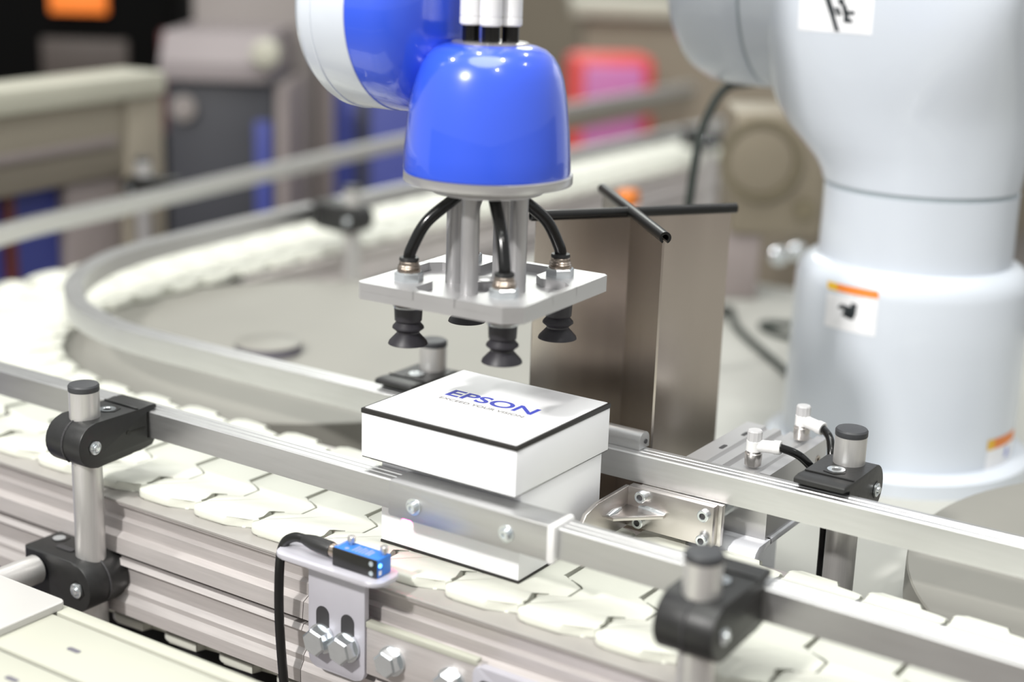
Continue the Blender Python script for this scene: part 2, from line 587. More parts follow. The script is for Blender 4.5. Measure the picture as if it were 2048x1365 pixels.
def make_bracket(label, top, bottom, group):
    o = thing('rail_bracket', label, 'bracket', (0, 0, 0), 0, group, local=True)
    MB().lathe([(10, bottom), (10, top - 2.2), (9.8, top - 2)], n=36).build('post', 'post_steel', o)
    MB().lathe([(9.6, top - 3.5), (10.2, top - 2.2), (10.2, top + .8), (9.4, top + 1.9), (5, top + 2.3), (0.02, top + 2.4)], n=36).build('post_cap', 'cap_black', o)
    # profile in (y, z): rounded end round the screw, hooks over and under the rail
    pr = [(-5 - 15 * math.sin(a), -12 + 15.5 * math.cos(a)) for a in [PI * i / 14 for i in range(15)]]       # top -> bottom of the rounded end
    body = pr + [(24, -26.5), (32, -24.5), (43, -24.5), (46, -20.5), (46, -19.2), (37.6, -19.2), (37.6, 0.6), (48, 0.6), (48, 3.2), (46.5, 4.2), (40, 4.2), (32, 3.5)]
    b = MB()
    b.prism(body, lambda a, z, d: (d, a, z), -16.5, 16.5, 1.0)
    cl = b.build('clamp', 'black_plastic', o, 40)
    # the split line round the end, keyhole slot on both flanks
    g = MB()
    sp = [(-5 - 15.15 * math.sin(a), -12 + 15.6 * math.cos(a)) for a in [PI * i / 14 for i in range(1, 12)]]
    for (a0, z0), (a1, z1) in zip(sp, sp[1:]):
        g.tube([(0, a0, z0), (0, a1, z1)], 0.75, 6)
    g.build('split_line', 'dark_gap', cl)
    for sx in (-1, 1):
        k = MB()
        k.box(sx * 16.4, sx * 16.75, 22, 37, -10.9, -9.6)
        k.cyl((sx * 16.4, 22, -10.3), (sx * 16.8, 22, -10.3), 1.8, n=14)
        k.build('keyhole_slot', 'sensor_black', cl)
        sk = MB()
        sk.lathe([(5.6, 0), (5.6, .35), (0.02, .35)], (sx * 16.4, -7, -13), (sx, 0, 0), 6)
        sk.build('screw_recess', 'sensor_black', cl)
        sc_ = MB()
        sc_.lathe([(4.5, 0), (4.5, 1.2), (3.6, 1.7), (2.6, 1.2), (2.2, 2.6), (1.6, 3), (0.02, 3)], (sx * 16.6, -7, -13), (sx, 0, 0), 24)
        sc_.build('screw', 'zinc', cl)
    h = MB()
    h.lathe([(7.6, 0), (7.6, .35), (0.02, .35)], (1, 20, 3.55), (0, 0, 1), 6)
    h.build('nut_pocket', 'sensor_black', cl)
    n_ = MB()
    n_.lathe([(5.6, 0), (5.6, .4), (3.2, .4), (2.8, .1), (0.02, .1)], (0.8, 18.6, 3.8), (0, 0, 1), 24)
    n_.build('nut', 'zinc', cl)
    MB().box(-16, 16, 30.5, 32, 3.5, 4.6, .4).build('clamp_rib', 'black_plastic', cl)
    return o


G = 'posts and clamps that hold the guide rails'
b0 = make_bracket('rail bracket with black clamp on the tall post, leftmost at the near rail', 24, -175, G)
b1 = make_bracket('rail bracket with black clamp in front of the white robot base', 24, -113, G)
b1.location = Vector((148.5, 139 + RW + D - 1, 3)) * S
b1.rotation_euler = (0, 0, PI)
b0.location = Vector((-290, -38, 0)) * S
dup(b0, (163.5, -39, 3), 0, 'blurred rail bracket with black clamp in the right foreground', G)
dup(b1, (-174, 136 + RW + D - 1, 3), PI, 'rail bracket with black clamp just behind the white box', G)
dup(b0, (-641, 660, 2), PI / 2, 'blurred rail bracket on the far rail left of the gripper', G)
dup(b0, (-955, 635, 2), -PI / 2, 'blurred rail bracket on the outermost rail before the beige counter', G)
dup(b0, (-646, 1575, 2), PI / 2, 'distant blurred rail bracket right of the blue robot wrist', G)

# lower cross clamp on the left post with its horizontal rod
lc = thing('cross_clamp', 'black cross clamp low on the left post gripping a horizontal rod', 'clamp', (-290, -38, -128))
b = MB()
cprof = [(-336, -94), (-336, -129)] + [(-290 + 18.5 * math.sin(a), -112.5 - 18 * math.cos(a)) for a in [PI * i / 16 for i in range(17)]]
b.prism(cprof, XZ, -56, -21, 1.6)
cbody = b.build('clamp', 'black_plastic', lc, 40)
g = MB()
sp = [(-290 + 18.7 * math.sin(a), -112.5 - 18.2 * math.cos(a)) for a in [PI * i / 16 for i in range(5, 16)]]
for (a0, z0), (a1, z1) in zip(sp, sp[1:]):
    g.tube([(a0, -38, z0), (a1, -38, z1)], 0.75, 6)
g.build('split_line', 'dark_gap', cbody)
MB().lathe([(7, 0), (7, .4), (0.02, .4)], (-284, -56, -113), (0, -1, 0), 6).build('screw_recess', 'sensor_black', cbody)
MB().lathe([(5.2, 0), (5.2, 1.4), (4.2, 2.0), (2.8, 1.4), (2.4, 2.8), (1.8, 3.2), (0.02, 3.2)], (-284, -56.2, -113), (0, -1, 0), 24).build('screw', 'zinc', cbody)
MB().lathe([(6.4, 0), (6.4, .35), (0.02, .35)], (-326, -33, -94.1), (0, 0, 1), 6).build('nut_pocket', 'sensor_black', cbody)
MB().lathe([(4.4, 0), (4.4, .5), (0.02, .5)], (-326.5, -34, -93.9), (0, 0, 1), 24).build('nut', 'zinc', cbody)
MB().prism(rrect(-318, -302, -45, -40, 2.4), XY, -94.1, -93.6).build('embossed_mark', 'dark_gap', cbody)
rod = MB().cyl((-322, -58, -107), (-322, -150, -107), 10, n=32, bev=.6).build('support_rod', 'post_steel')
tag(rod, 'short round aluminium rod running from the cross clamp to the cream table', 'rod')

# ------------------------------------------------------------------ white gift box
box = thing('white_box', 'white square carton with black-edged glossy lid on the conveyor', 'box', (-38, 62, CHAIN_Z), 0.0121)
BX0, BX1, BY0, BY1 = -95.6, 18.3, 10.2, 116
lb = MB()
lb.box(BX0 + 9, BX1 - 1.5, BY0 + 9, BY1 - 5, CHAIN_Z + 1.6, 7, .6)
body = lb.build('carton_body', 'box_white', box)
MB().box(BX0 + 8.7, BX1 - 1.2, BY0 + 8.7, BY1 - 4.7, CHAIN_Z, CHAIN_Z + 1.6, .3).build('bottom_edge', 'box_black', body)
lid = MB().box(BX0, BX1, BY0, BY1, 6.6, 34.4, .5).build('lid', 'box_white', box)
MB().box(BX0 + .4, BX1 - .4, BY0 + .4, BY1 - .4, 6.0, 6.9, .1).build('lid_rim', 'box_black', lid)
MB().box(BX0 - .4, BX1 + .4, BY0 - .4, BY1 + .4, 34.4, 37.6, .6).build('black_edge', 'box_black', lid)
MB().prism(rrect(BX0 + 1.5, BX1 - 1.2, BY0 + 1.4, BY1 - 1.2, .6), XY, 37.5, 37.85).build('glossy_top', 'box_gloss', lid)


def text(body, size, loc, sx, m, name, parent, off=0.0, ext=0.05, spacing=1.0, rot=None):
    cu = bpy.data.curves.new('t', 'FONT')
    cu.body = body
    cu.size = size
    cu.offset = off
    cu.extrude = ext
    cu.space_character = spacing
    cu.align_x = 'CENTER'
    to = bpy.data.objects.new('t', cu)
    C.objects.link(to)
    bpy.context.view_layer.update()
    me = bpy.data.meshes.new_from_object(to.evaluated_get(bpy.context.evaluated_depsgraph_get()))
    bpy.data.objects.remove(to)
    mtx = Matrix.Translation(Vector(loc)) @ (rot or Matrix.Identity(4)) @ Matrix.Diagonal((sx, 1, 1, 1))
    me.transform(mtx)
    root = parent
    while root.parent:
        root = root.parent
    if root.name in KEEP:
        me.transform(KEEP[root.name]['inv'])
    me.transform(Matrix.Scale(S, 4))
    me.materials.clear()
    me.materials.append(M[m])
    o = bpy.data.objects.new(name, me)
    C.objects.link(o)
    o.parent = parent
    return o


text('EPSON', 17.2, (-39.5, 63.6, 37.86), 1.27, 'print_blue', 'lettering', lid, 0.35)
text('EXCEED YOUR VISION', 4.6, (-39.5, 55.5, 37.86), 1.36, 'print_grey', 'slogan', lid)

# ------------------------------------------------------------------ sensor, its bracket and cable
sb = thing('sensor_bracket', 'grey angled steel bracket bolted to the conveyor frame under the blue sensor', 'bracket', (-80, -28, -120))
m_ = MB()
m_.prism(rrect(-118, -36, -48, -22, 9, 6), XY, -46.2, -43.2, .5)
m_.build('shelf', 'bracket_grey', sb, 40)
pl = MB()
pl.prism([(-101.5, -46), (-57.5, -46)] + [(-57.5 - 7 + 7 * math.cos(a), -112 - 7 * math.sin(a) + 0) for a in [PI / 2 * i / 5 for i in range(6)]] +
         [(-101.5 + 7 - 7 * math.sin(a), -112 - 7 * math.cos(a)) for a in [PI / 2 * i / 5 for i in range(6)]], XZ, -32.5, -28.5, .4)
pl.build('back_plate', 'bracket_grey', sb, 40)
for x in (-90, -70.5):
    sl_ = MB()
    sl_.prism(rrect(x - 5, x + 5, -98, -77, 4.9, 6), XZ, -32.9, -32.4)
    sl_.build('slot', 'dark_gap', sb)
    hb = MB()
    hb.lathe([(9.6, 0), (9.6, 1.6), (0.02, 1.6)], (x, -32.8, -98), (0, -1, 0), 28)
    wsh = hb.build('washer', 'zinc', sb)
    hx = MB()
    hx.lathe([(8.9, 0), (8.9, 7.0), (7.6, 8.0), (7.2, 8.0), (0.02, 7.8)], (x, -34.3, -98), (0, -1, 0.0), 6)
    hx.build('hex_bolt', 'zinc', sb, 20)
sn = thing('photo_sensor', 'small blue and black photoelectric sensor with lit blue lamp', 'sensor', (-58, -36, -43.2))
SX0, SX1, SY0, SY1, SZ0, SZ1 = -75.5, -42, -41, -27.5, -43.0, -31.6
MB().box(SX0, SX1, SY0 + 1, SY1, SZ0, SZ1, .5).build('housing', 'sensor_blue', sn)
MB().box(SX0 + .2, SX1 - .4, SY0 - .1, SY0 + 1.2, SZ0 + .2, SZ1 - .2, .2).build('front_cover', 'sensor_black', sn)
for x in (SX0 + 6.5, SX1 - 2.5):
    MB().lathe([(1.2, 0), (1.2, 2), (2.4, 2), (2.4, 5), (2.0, 5.4), (0.02, 5.4)], (x, SY1 - 3.5, SZ1), n=18).build('screw', 'nickel', sn)
for z in (SZ0 + 2.6, SZ1 - 2.8):
    MB().lathe([(1.5, 0), (1.5, .4), (1.0, .4), (0.02, .1)], (SX1 - 4, SY0 - .1, z), (0, -1, 0), 16).build('adjuster', 'robot_seam', sn)
MB().lathe([(1.3, 0), (1.2, .6), (0.02, .9)], (SX1 - .1, SY0 + 3.0, SZ1 - 4), (1, 0, 0), 16).build('indicator_lamp', 'led_blue', sn)
MB().box(SX1 - .1, SX1 + .15, SY0 + 2, SY0 + 4.4, SZ0 + 1.4, SZ0 + 4.2).build('side_mark', 'label_white', sn)
pm = MB()
for k in range(6):
    x = SX0 + 12 + k * 2.3
    pm.box(x, x + (1.2 if k < 4 else 1.6), SY0 + 3.2, SY1 - 2.6 - (k % 2) * 1.4, SZ1, SZ1 + .06)
pm.cyl((SX0 + 8, SY0 + 4, SZ1), (SX0 + 8, SY0 + 4, SZ1 + .08), 1.4, n=16)
pm.box(SX0 + .8, SX0 + 1.8, SY0 + 3, SY1 - 2, SZ1, SZ1 + .06)
pm.build('printed_lines', 'print_pale_blue', sn)
MB().cyl((SX0, -34, -37.5), (SX0 - 6.5, -34, -37.2), 4.2, n=24).build('connector_collar', 'brass', sn)
MB().lathe([(4.6, 0), (4.8, 1), (4.6, 14), (3.7, 19), (3.0, 22)], (SX0 - 6, -34, -37.2), (-1, -.02, .06), 24).build('cable_plug', 'black_plastic', sn)
cab = spline([(SX0 - 27, -34.4, -35.8), (SX0 - 35, -35, -36.5), (SX0 - 42, -36, -42), (SX0 - 44, -38, -55), (SX0 - 44, -39, -90), (SX0 - 41, -39, -130), (SX0 - 36, -39, -175)], 8)
MB().tube(cab, 3.0, 12).build('cable', 'black_rubber', sn)
MB().cyl((SX0 + 9, SY1, -35), (SX0 + 9, SY1 + .5, -35), 2.4, n=20).build('lens', 'led_lens', sn)
sp_ = bpy.data.lights.new('sensor_beam', 'SPOT')
sp_.energy = 4
sp_.color = (1.0, 0.02, 0.16)
sp_.spot_size = math.radians(11)
sp_.spot_blend = 0.15
sp_.shadow_soft_size = 0.0008
spo = bpy.data.objects.new('sensor_beam', sp_)
C.objects.link(spo)
spo.location = Vector((SX0 + 9, SY1 + 1.0, -34.5)) * S
spo.rotation_euler = (PI / 2, 0, 0)

# joining plate of the frame with its hex bolts
jpn = thing('frame_joint_plate', 'flat aluminium joint plate with two hex bolts on the conveyor frame', 'plate', (-15, -27, -110))
m_ = MB()
m_.prism([(-57, -80), (26, -80), (26, -112), (-57, -112)], XZ, -31.5, -28, .5)
m_.build('plate', 'anodised_dark', jpn, 40)
MB().box(-57, 24, -32.2, -27, -81.5, -77.5, .6).build('top_ledge', 'cream', jpn)
for x in (-37, 6.5):
    MB().lathe([(9.4, 0), (9.4, 1.8), (0.02, 1.8)], (x, -31.5, -97), (0, -1, 0), 28).build('washer', 'zinc', jpn)
    MB().lathe([(8.4, 0), (8.4, 6.2), (7.2, 7.2), (0.02, 7.0)], (x, -33.2, -97), (0, -1, 0), 6).build('hex_bolt', 'zinc', jpn, 20)
m_ = MB()
m_.prism(rrect(22, 120, -140, -80.5, 5), XZ, -33.5, -28, .8)
dl = m_.build('drive_cover', 'bracket_grey', jpn, 40)
MB().prism(rrect(27, 114, -136, -88, 3), XZ, -33.9, -33.4).build('cover_opening', 'sensor_black', dl)

# ------------------------------------------------------------------ pneumatic pusher behind the far rail
pu = thing('pneumatic_pusher', 'pneumatic slide cylinder with steel pusher plate beside the box', 'cylinder', (75, 205, TABLE_Z))
m_ = MB()
PX0, PX1, PY0, PY1, PZ1 = 47, 110, 160.5, 252, -2
prof = [(PX0, -46), (PX0, PZ1 - 5), (PX0 + 4, PZ1 - 1), (PX0 + 18, PZ1 - 1), (PX0 + 19, PZ1 - 3.5), (PX0 + 23, PZ1 - 3.5), (PX0 + 24, PZ1 - 1.5), (PX0 + 29, PZ1 - 1.5),
        (PX0 + 30, PZ1 - 5), (PX0 + 35, PZ1 - 5), (PX0 + 36, PZ1 - 1.5), (PX1 - 12, PZ1 - 1.5), (PX1 - 11, PZ1 - 3), (PX1 - 8, PZ1 - 3), (PX1 - 7, PZ1), (PX1, PZ1), (PX1, -46)]
m_.prism(prof, XZ, PY0, PY1)
blk = m_.build('slide_body', 'machined', pu, 20)
for y in (PY0 + 8, PY1 - 14):
    MB().lathe([(3.4, 0), (3.4, .3), (2.2, .3), (0.02, -0.8)], (PX1, y, -14), (1, 0, 0), 18).build('port_screw', 'brass', blk)
for y in (PY0 + 28, PY1 - 30):
    MB().prism(rrect(PX0 + 13, PX0 + 16, y, y + 9, 1.2), XY, PZ1 - 1.05, PZ1 - .8).build('slot', 'dark_gap', blk)
for x in (PX0 + 14, PX1 - 27):
    MB().cyl((x, 131, -30), (x, PY0 + 1, -30), 4.2, n=24).build('guide_rod', 'zinc', pu)
MB().box(28, 89, 127, 134, -45.5, -18.5, .5).build('pusher_plate', 'stainless_light', pu)
MB().box(33, 91.5, 134, 138.3, -46.5, -19.2, .4).build('backing_plate', 'nickel', pu)
wing = MB()
wing.prism([(129, -18.8), (129, -46), (70, -46), (70, -30), (76, -22.5), (90, -19.2)], YZ, 25.2, 28.2, .4)
wing.build('pusher_wing', 'stainless_light', pu, 40)
gs = MB()
gs.prism([(28, 127), (28, 101), (33, 101), (56, 124), (56, 127)], XY, -33.5, -31.2, .3)
gs.build('gusset', 'stainless_light', pu, 40)
wb = MB()
wb.tube([(37, 126.6, -30.8), (43, 126.3, -30.6), (50, 126.2, -31), (56, 126.4, -31.6)], 1.7, 8, rs=[1.1, 1.8, 1.6, 1.0])
wb.build('weld_bead', 'zinc', pu)
wb = MB()
wb.tube([(28.6, 118, -30.9), (28.9, 110, -30.8), (28.9, 102, -31.4)], 1.6, 8, rs=[1, 1.7, 1.0])
wb.build('weld_bead', 'zinc', pu)
for x, z in ((39, -23), (38, -40.5), (83.5, -24.5), (83.5, -41)):
    sm = MB()
    socket_screw(sm, (x, 127.2, z), (0, -1, 0), 3.9, 4.6)
    s_ = sm.build('socket_screw', 'zinc', pu)
    MB().lathe([(2.0, 0), (2.0, .3), (0.02, .3)], (x, 127.2 - 3.3, z), (0, -1, 0), 6).build('hex_socket', 'dark_gap', s_)
br = MB()
br.prism([(PY0 + 6, -46), (PY0 - 12, -46), (PY0 - 17, -49), (PY0 - 18.5, -53), (PY0 - 18.5, -57.8), (PY0 - 14.5, -57.8), (PY0 - 14.5, -55), (PY0 - 12, -51), (PY0 + 6, -50)], YZ, 60, 112, .5)
br.prism([(PY0 + 4, -46), (PY1 + 4, -46), (PY1 + 4, -50), (PY0 + 4, -50)], YZ, 60, 112, .5)
br.box(68, 84, PY1 - 40, PY1 - 10, TABLE_Z, -48)
br.build('mounting_bracket', 'white_paint', pu, 40)


def fitting(root, x, y, z, hose):
    a = MB()
    a.lathe([(4.6, 0), (5.4, .8), (5.4, 4), (5.6, 5), (5.6, 8.5), (4.9, 9), (5.0, 10.5)], (x, y, z), n=6 * 4)
    n_ = a.build('fitting_nut', 'nickel', root)
    MB().lathe([(5.0, 10.2), (5.0, 16.8), (4.6, 17)], (x, y, z), n=24).build('valve_body', 'white_plastic', root)
    k = MB()
    ring = []
    for i in range(24):
        ring.append((4.9 if i % 2 else 4.55))
    t_ = bmesh.new()
    lo = [t_.verts.new((x + ring[i] * math.cos(2 * PI * i / 24), y + ring[i] * math.sin(2 * PI * i / 24), z + 17)) for i in range(24)]
    hi = [t_.verts.new((x + ring[i] * math.cos(2 * PI * i / 24), y + ring[i] * math.sin(2 * PI * i / 24), z + 23)) for i in range(24)]
    tp = [t_.verts.new((x + 4.2 * math.cos(2 * PI * i / 24), y + 4.2 * math.sin(2 * PI * i / 24), z + 23.8)) for i in range(24)]
    for i in range(24):
        j = (i + 1) % 24
        t_.faces.new((lo[i], lo[j], hi[j], hi[i]))
        t_.faces.new((hi[i], hi[j], tp[j], tp[i]))
    t_.faces.new(tp)
    k._merge(t_)
    k.build('adjusting_knob', 'knob_grey', root, 20)
    d = (Vector(hose[0]) - Vector((x, y, z + 13.5)))
    d.normalize()
    MB().lathe([(4.0, 3), (4.0, 13), (4.5, 13.2), (4.5, 17), (4.1, 17.6)], (x, y, z + 13.5), d, 24).build('hose_socket', 'white_plastic', root)
    p0 = Vector((x, y, z + 13.5)) + d * 16.5
    MB().tube(spline([p0] + [Vector(h) for h in hose], 8), 2.7, 12).build('air_hose', 'tube_black', root)


fitting(pu, 93.5, 170, -2, [(111, 172, 13), (122, 178, 8), (131, 186, -6), (134, 196, -30), (132, 204, TABLE_Z + 30)])
fitting(pu, 97, 238, -2, [(114, 233, 10), (122, 226, 6), (127, 218, -8), (129, 212, -30), (130, 210, TABLE_Z + 20)])

# ------------------------------------------------------------------ crossed stainless screens with black edge trim
xs = thing('crossed_screen', 'crossed stainless steel sheet screen with black rubber edge trim', 'screen', (-34, 230, TABLE_Z))
ZT = 135.0
PA, PB, PC_, FA, FB = Vector((-78, 172, 0)), Vector((7.6, 293, 0)), Vector((-34.5, 230, 0)), Vector((22, 167, 0)), Vector((-96.6, 293, 0))


def sheet(a, b, z0, z1, th, name, m):
    d = (b - a).normalized()
    n = Vector((-d.y, d.x, 0)) * th / 2
    s_ = MB()
    vs = []
    for z in (z0, z1):
        vs.append([s_.bm.verts.new(p + Vector((0, 0, z))) for p in (a - n, b - n, b + n, a + n)])
    s_.bridge(vs[0], vs[1])
    s_.face(vs[0][::-1])
    s_.face(vs[1])
    return s_.build(name, m, xs)


sheet(PA, PB, TABLE_Z, ZT, 1.5, 'wide_sheet', 'stainless')
sheet(FA, FB, TABLE_Z, ZT - .5, 1.5, 'cross_sheet', 'stainless')


def trim(a, b, zoff, r):
    d = (b - a).normalized()
    n = Vector((-d.y, d.x, 0))
    prof = [(r * math.cos(x), r * math.sin(x)) for x in [math.radians(-65 + 310 * i / 16) for i in range(17)]] + \
           [(r * .55 * math.cos(x), r * .55 * math.sin(x)) for x in [math.radians(-60 + 300 * i / 12) for i in range(13)]][::-1]
    s_ = MB()
    rings = []
    for p in (a - d * 4, b + d * 4):
        rings.append([s_.bm.verts.new(p + n * u + Vector((0, 0, ZT + zoff + v))) for u, v in prof])
    s_.bridge(rings[0], rings[1])
    s_.face(rings[0][::-1])
    s_.face(rings[1])
    return s_.build('edge_trim', 'black_rubber', xs, 50)


trim(PA, PB, 1, 3.6)
trim(FA, FB, 1.6, 3.9)
for z in (20, -22, -75, 95):
    MB().lathe([(2.2, -6), (2.6, -2), (2.2, 5)], (PC_.x + 2, PC_.y - 2.5, z), n=12).build('weld_spot', 'zinc', xs)

# ------------------------------------------------------------------ robot
rb = thing('industrial_robot', 'white six-axis industrial robot arm with blue wrist above the box', 'robot', (55, 555, TABLE_Z))
RX, RY = 55.0, 555.0
base = MB().lathe([(97, TABLE_Z), (97.5, -60), (97, 0), (96.5, 46), (95, 54), (91, 61), (85, 65), (80, 66)], (RX, RY, 0), n=96).build('base_column', 'robot_white', rb, 50)
MB().lathe([(112, TABLE_Z), (112, TABLE_Z + 12), (108, TABLE_Z + 15), (97, TABLE_Z + 16)], (RX, RY, 0), n=96).build('base_flange', 'robot_white', rb, 50)
MB().lathe([(79.5, 62), (79, 110), (79, 124.4)], (RX, RY, 0), n=96).build('neck', 'robot_white', rb, 50)
MB().lathe([(77.3, 124), (77.3, 130)], (RX, RY, 0), n=96).build('seam_ring', 'robot_seam', rb, 50)


def sect(z, xl, xr, yf, yb, e, n=72):
    cx, ax = (xl + xr) / 2, (xr - xl) / 2
    cy, ay = (yf + yb) / 2, (yb - yf) / 2
    out = []
    for i in range(n):
        a = 2 * PI * i / n
        c, s_ = math.cos(a), math.sin(a)
        out.append(Vector((cx + ax * math.copysign(abs(c) ** (2 / e), c), cy + ay * math.copysign(abs(s_) ** (2 / e), s_), z)))
    return out


tz = [(128.5, -26, 134, 476, 634, 2.0), (136, -29, 135, 475.5, 634.5, 2.0), (145, -35, 136, 475, 635, 2.02), (157, -47, 137, 473, 638, 2.06), (168, -58, 138, 471, 640, 2.12),
      (182, -68, 139, 469, 643, 2.2), (194, -73, 140, 467, 645, 2.35), (206, -75.5, 141, 465, 647, 2.6), (220, -76, 142, 463, 648, 3.0), (236, -76, 142, 461.5, 649, 3.8), (254, -76, 142, 460, 650, 5.0),
      (270, -76, 142, 459.6, 650.5, 6.5), (290, -76, 142, 459.5, 650.5, 8),
      (320, -76, 142, 461, 649, 6), (352, -76, 140, 470, 640, 4), (376, -70, 132, 492, 618, 2.8), (386, -50, 110, 520, 590, 2.0)]
tb = MB()
rings = [[tb.bm.verts.new(v) for v in sect(*a)] for a in tz]
for A, B in zip(rings, rings[1:]):
    tb.bridge(A, B)
tb.face(rings[0][::-1])
tb.face(rings[-1])
turret = tb.build('shoulder', 'robot_white', rb, 60)
J2Z = 290.0
MB().lathe([(95.5, 0), (95.5, 60)], (-18, RY, J2Z), (-1, 0, 0), 96).build('shoulder_joint', 'robot_white', rb)
MB().lathe([(93.8, 0), (93.8, 6)], (-76, RY, J2Z), (-1, 0, 0), 96).build('joint_seam', 'robot_seam', rb)
ua = MB()
ua.lathe([(94.5, 0), (95.5, 1), (95.5, 34), (93.5, 50), (88, 62), (78, 71), (60, 76), (0.02, 78)], (-81.5, RY, J2Z), (-1, 0, 0), 96)
ua.build('shoulder_cap', 'robot_white', rb, 50)
for a in (200, 232, 265, 300):
    y, z = RY + 83 * math.cos(math.radians(a)), J2Z + 83 * math.sin(math.radians(a))
    MB().lathe([(3, 0), (3, .8), (0.02, .8)], (-146, y, z), (-1, 0, 0), 14).build('cap_screw', 'robot_seam', rb)
# upper arm and forearm (above the frame), reaching over to the wrist
arm = MB()
arm.tube(spline([(-130, 555, 300), (-126, 575, 390), (-112, 590, 520), (-116, 570, 610)], 6), 60, 28, rs=[66 - 14 * i / 18 for i in range(19)])
arm.build('upper_arm', 'robot_white', rb, 50)
MB().lathe([(0.02, -66), (40, -64), (60, -52), (64, -30), (64, 30), (60, 52), (40, 64), (0.02, 66)], (-120, 560, 620), (1, 0, 0), 48).build('elbow', 'robot_white', rb, 50)
fa = MB()
fa.tube(spline([(-122, 560, 630), (-122, 400, 560), (-121, 230, 430), (-118, 110, 330), (-117, 62, 282)], 6), 50, 28, rs=[58 - 12 * i / 24 for i in range(25)])
fa.build('forearm', 'robot_white', rb, 50)
# wrist: white joint ring, blue joint housing, blue dome
WX, WY = -40.0, 57.0
JZ, JR = 274.0, 59.5
MB().lathe([(0.02, 0), (44, 0.5), (55, 3.5), (JR - 1, 9), (JR + .6, 13), (JR + .6, 44)], (-144, WY, JZ), (1, 0, 0), 96).build('wrist_ring', 'robot_white', rb, 50)
MB().lathe([(JR + .9, 0), (JR + 1.1, .8), (JR + .9, 1.6)], (-126, WY, JZ), (1, 0, 0), 96).build('wrist_ring_groove', 'robot_white', rb, 50)
jh = MB()
jh.lathe([(JR, 0), (JR, 14), (JR - 1.5, 20), (JR - 5, 26), (JR - 11, 31), (JR - 19, 34.5), (JR - 30, 36.5), (10, 37)], (-100.5, WY, JZ), (1, 0, 0), 96)
wj = jh.build('wrist_joint', 'robot_blue', rb, 50)
dm = MB()
dm.lathe([(49.2, 184), (49.5, 186), (49, 196), (47.8, 210), (46.4, 222), (45, 231), (43, 240), (40.3, 247), (36.8, 252), (32.5, 255.6), (27, 257.7), (22, 258.5)], (WX, WY, 0), n=96)
dome = dm.build('wrist_dome', 'robot_blue', rb, 60)
MB().lathe([(22.5, 257.5), (22.5, 259.2), (21.5, 259.6), (0.02, 259.6)], (WX, WY, 0), n=64).build('top_ring', 'nickel', rb)
for k, (dx, dy) in enumerate(((-9.6, -6.3), (4.0, -6.0), (9.6, 6.3), (-4, 7))):
    MB().cyl((WX + dx, WY + dy, 259), (WX + dx, WY + dy, 269.5), 5.0, n=28).build('hose_stub', 'tube_black', rb)
    MB().lathe([(5.6, 268.5), (6.6, 269.5), (6.6, 273.0), (6.2, 273.2), (6.2, 273.7), (6.5, 273.9), (6.3, 320)], (WX + dx, WY + dy, 0), n=28).build('hose_fitting', 'white_plastic', rb)


# decals wrapped on the robot surfaces
def decal(target, o, u, v, d, nu, nv, name, m, parent, off=0.35, rootinv=True):
    me = target.data
    root = target.parent
    loc = root.location / S
    bvh = BVHTree.FromPolygons([tuple(Vector(p.co) / S + loc) for p in me.vertices], [tuple(p.vertices) for p in me.polygons])
    o, u, v, d = Vector(o), Vector(u), Vector(v), Vector(d).normalized()
    mb = MB()
    grid = []
    for j in range(nv + 1):
        row = []
        for i in range(nu + 1):
            p = o + u * (i / nu) + v * (j / nv)
            hit = bvh.ray_cast(p, d)
            h = hit[0] if hit[0] else p
            row.append(mb.bm.verts.new(h - d * off))
        grid.append(row)
    for j in range(nv):
        for i in range(nu):
            mb.face((grid[j][i], grid[j][i + 1], grid[j + 1][i + 1], grid[j + 1][i]))
    return mb.build(name, m, parent)


vd = Vector((fw.x, fw.y, 0)).normalized()
vr = Vector((rt.x, rt.y, 0)).normalized()
U = Vector((0, 0, 1))


def on_base(sx, z):   # sideways offset from the axis as seen, height
    return Vector((RX, RY, 0)) + vr * sx - vd * 200 + U * z


lab = decal(base, on_base(-81, 48), vr * 34, U * -31, vd, 10, 6, 'warning_label', 'label_white', rb, .25)
decal(base, on_base(-81, 53.5), vr * 34, U * -6, vd, 10, 2, 'orange_band', 'print_orange', lab, .4)
decal(base, on_base(-81, 53.5), vr * 6, U * -6, vd, 3, 2, 'yellow_corner', 'print_yellow', lab, .5)
for (a, b_, c_, d_) in ((-72, 38, 11, 4), (-69, 35, 8, 6), (-65, 41, 4, 13), (-67, 31, 5, 3)):
    decal(base, on_base(a, b_), vr * c_ + U * -1, U * -d_ + vr * -2, vd, 3, 3, 'pictogram', 'print_black', lab, .45)
lab2 = decal(base, on_base(54, -88 + 20), vr * 32, U * -38, vd, 10, 6, 'warning_label', 'label_white', rb, .25)
decal(base, on_base(54, -68), vr * 32, U * -9, vd, 10, 2, 'orange_band', 'print_orange', lab2, .4)
decal(base, on_base(54, -68), vr * 7, U * -9, vd, 3, 2, 'yellow_corner', 'print_yellow', lab2, .5)
decal(base, on_base(75, -80), vr * 4, U * -9, vd, 3, 3, 'pictogram', 'print_pale_blue', lab2, .45)


def on_turret(x, z):
    return Vector((x, 300, z))


FWD = Vector((0, 1, 0))
XX = Vector((1, 0, 0))
lab3 = decal(turret, on_turret(-25, 345), XX * 61, U * -94, FWD, 12, 12, 'warning_label', 'label_white', rb, .25)
for (a, b_, c_, d_, e_) in ((-7, 282, 5, 18, 8), (1, 264, 4, 12, 5), (6, 277, 5, 5, 2), (10, 272, 4, 10, 3), (13, 268, 8, 3, 0), (12, 262, 7, 3, 1), (4, 270, 4, 6, 3)):
    decal(turret, on_turret(a, b_), XX * c_, U * -d_ + XX * e_, FWD, 3, 4, 'pictogram', 'print_black', lab3, .5)

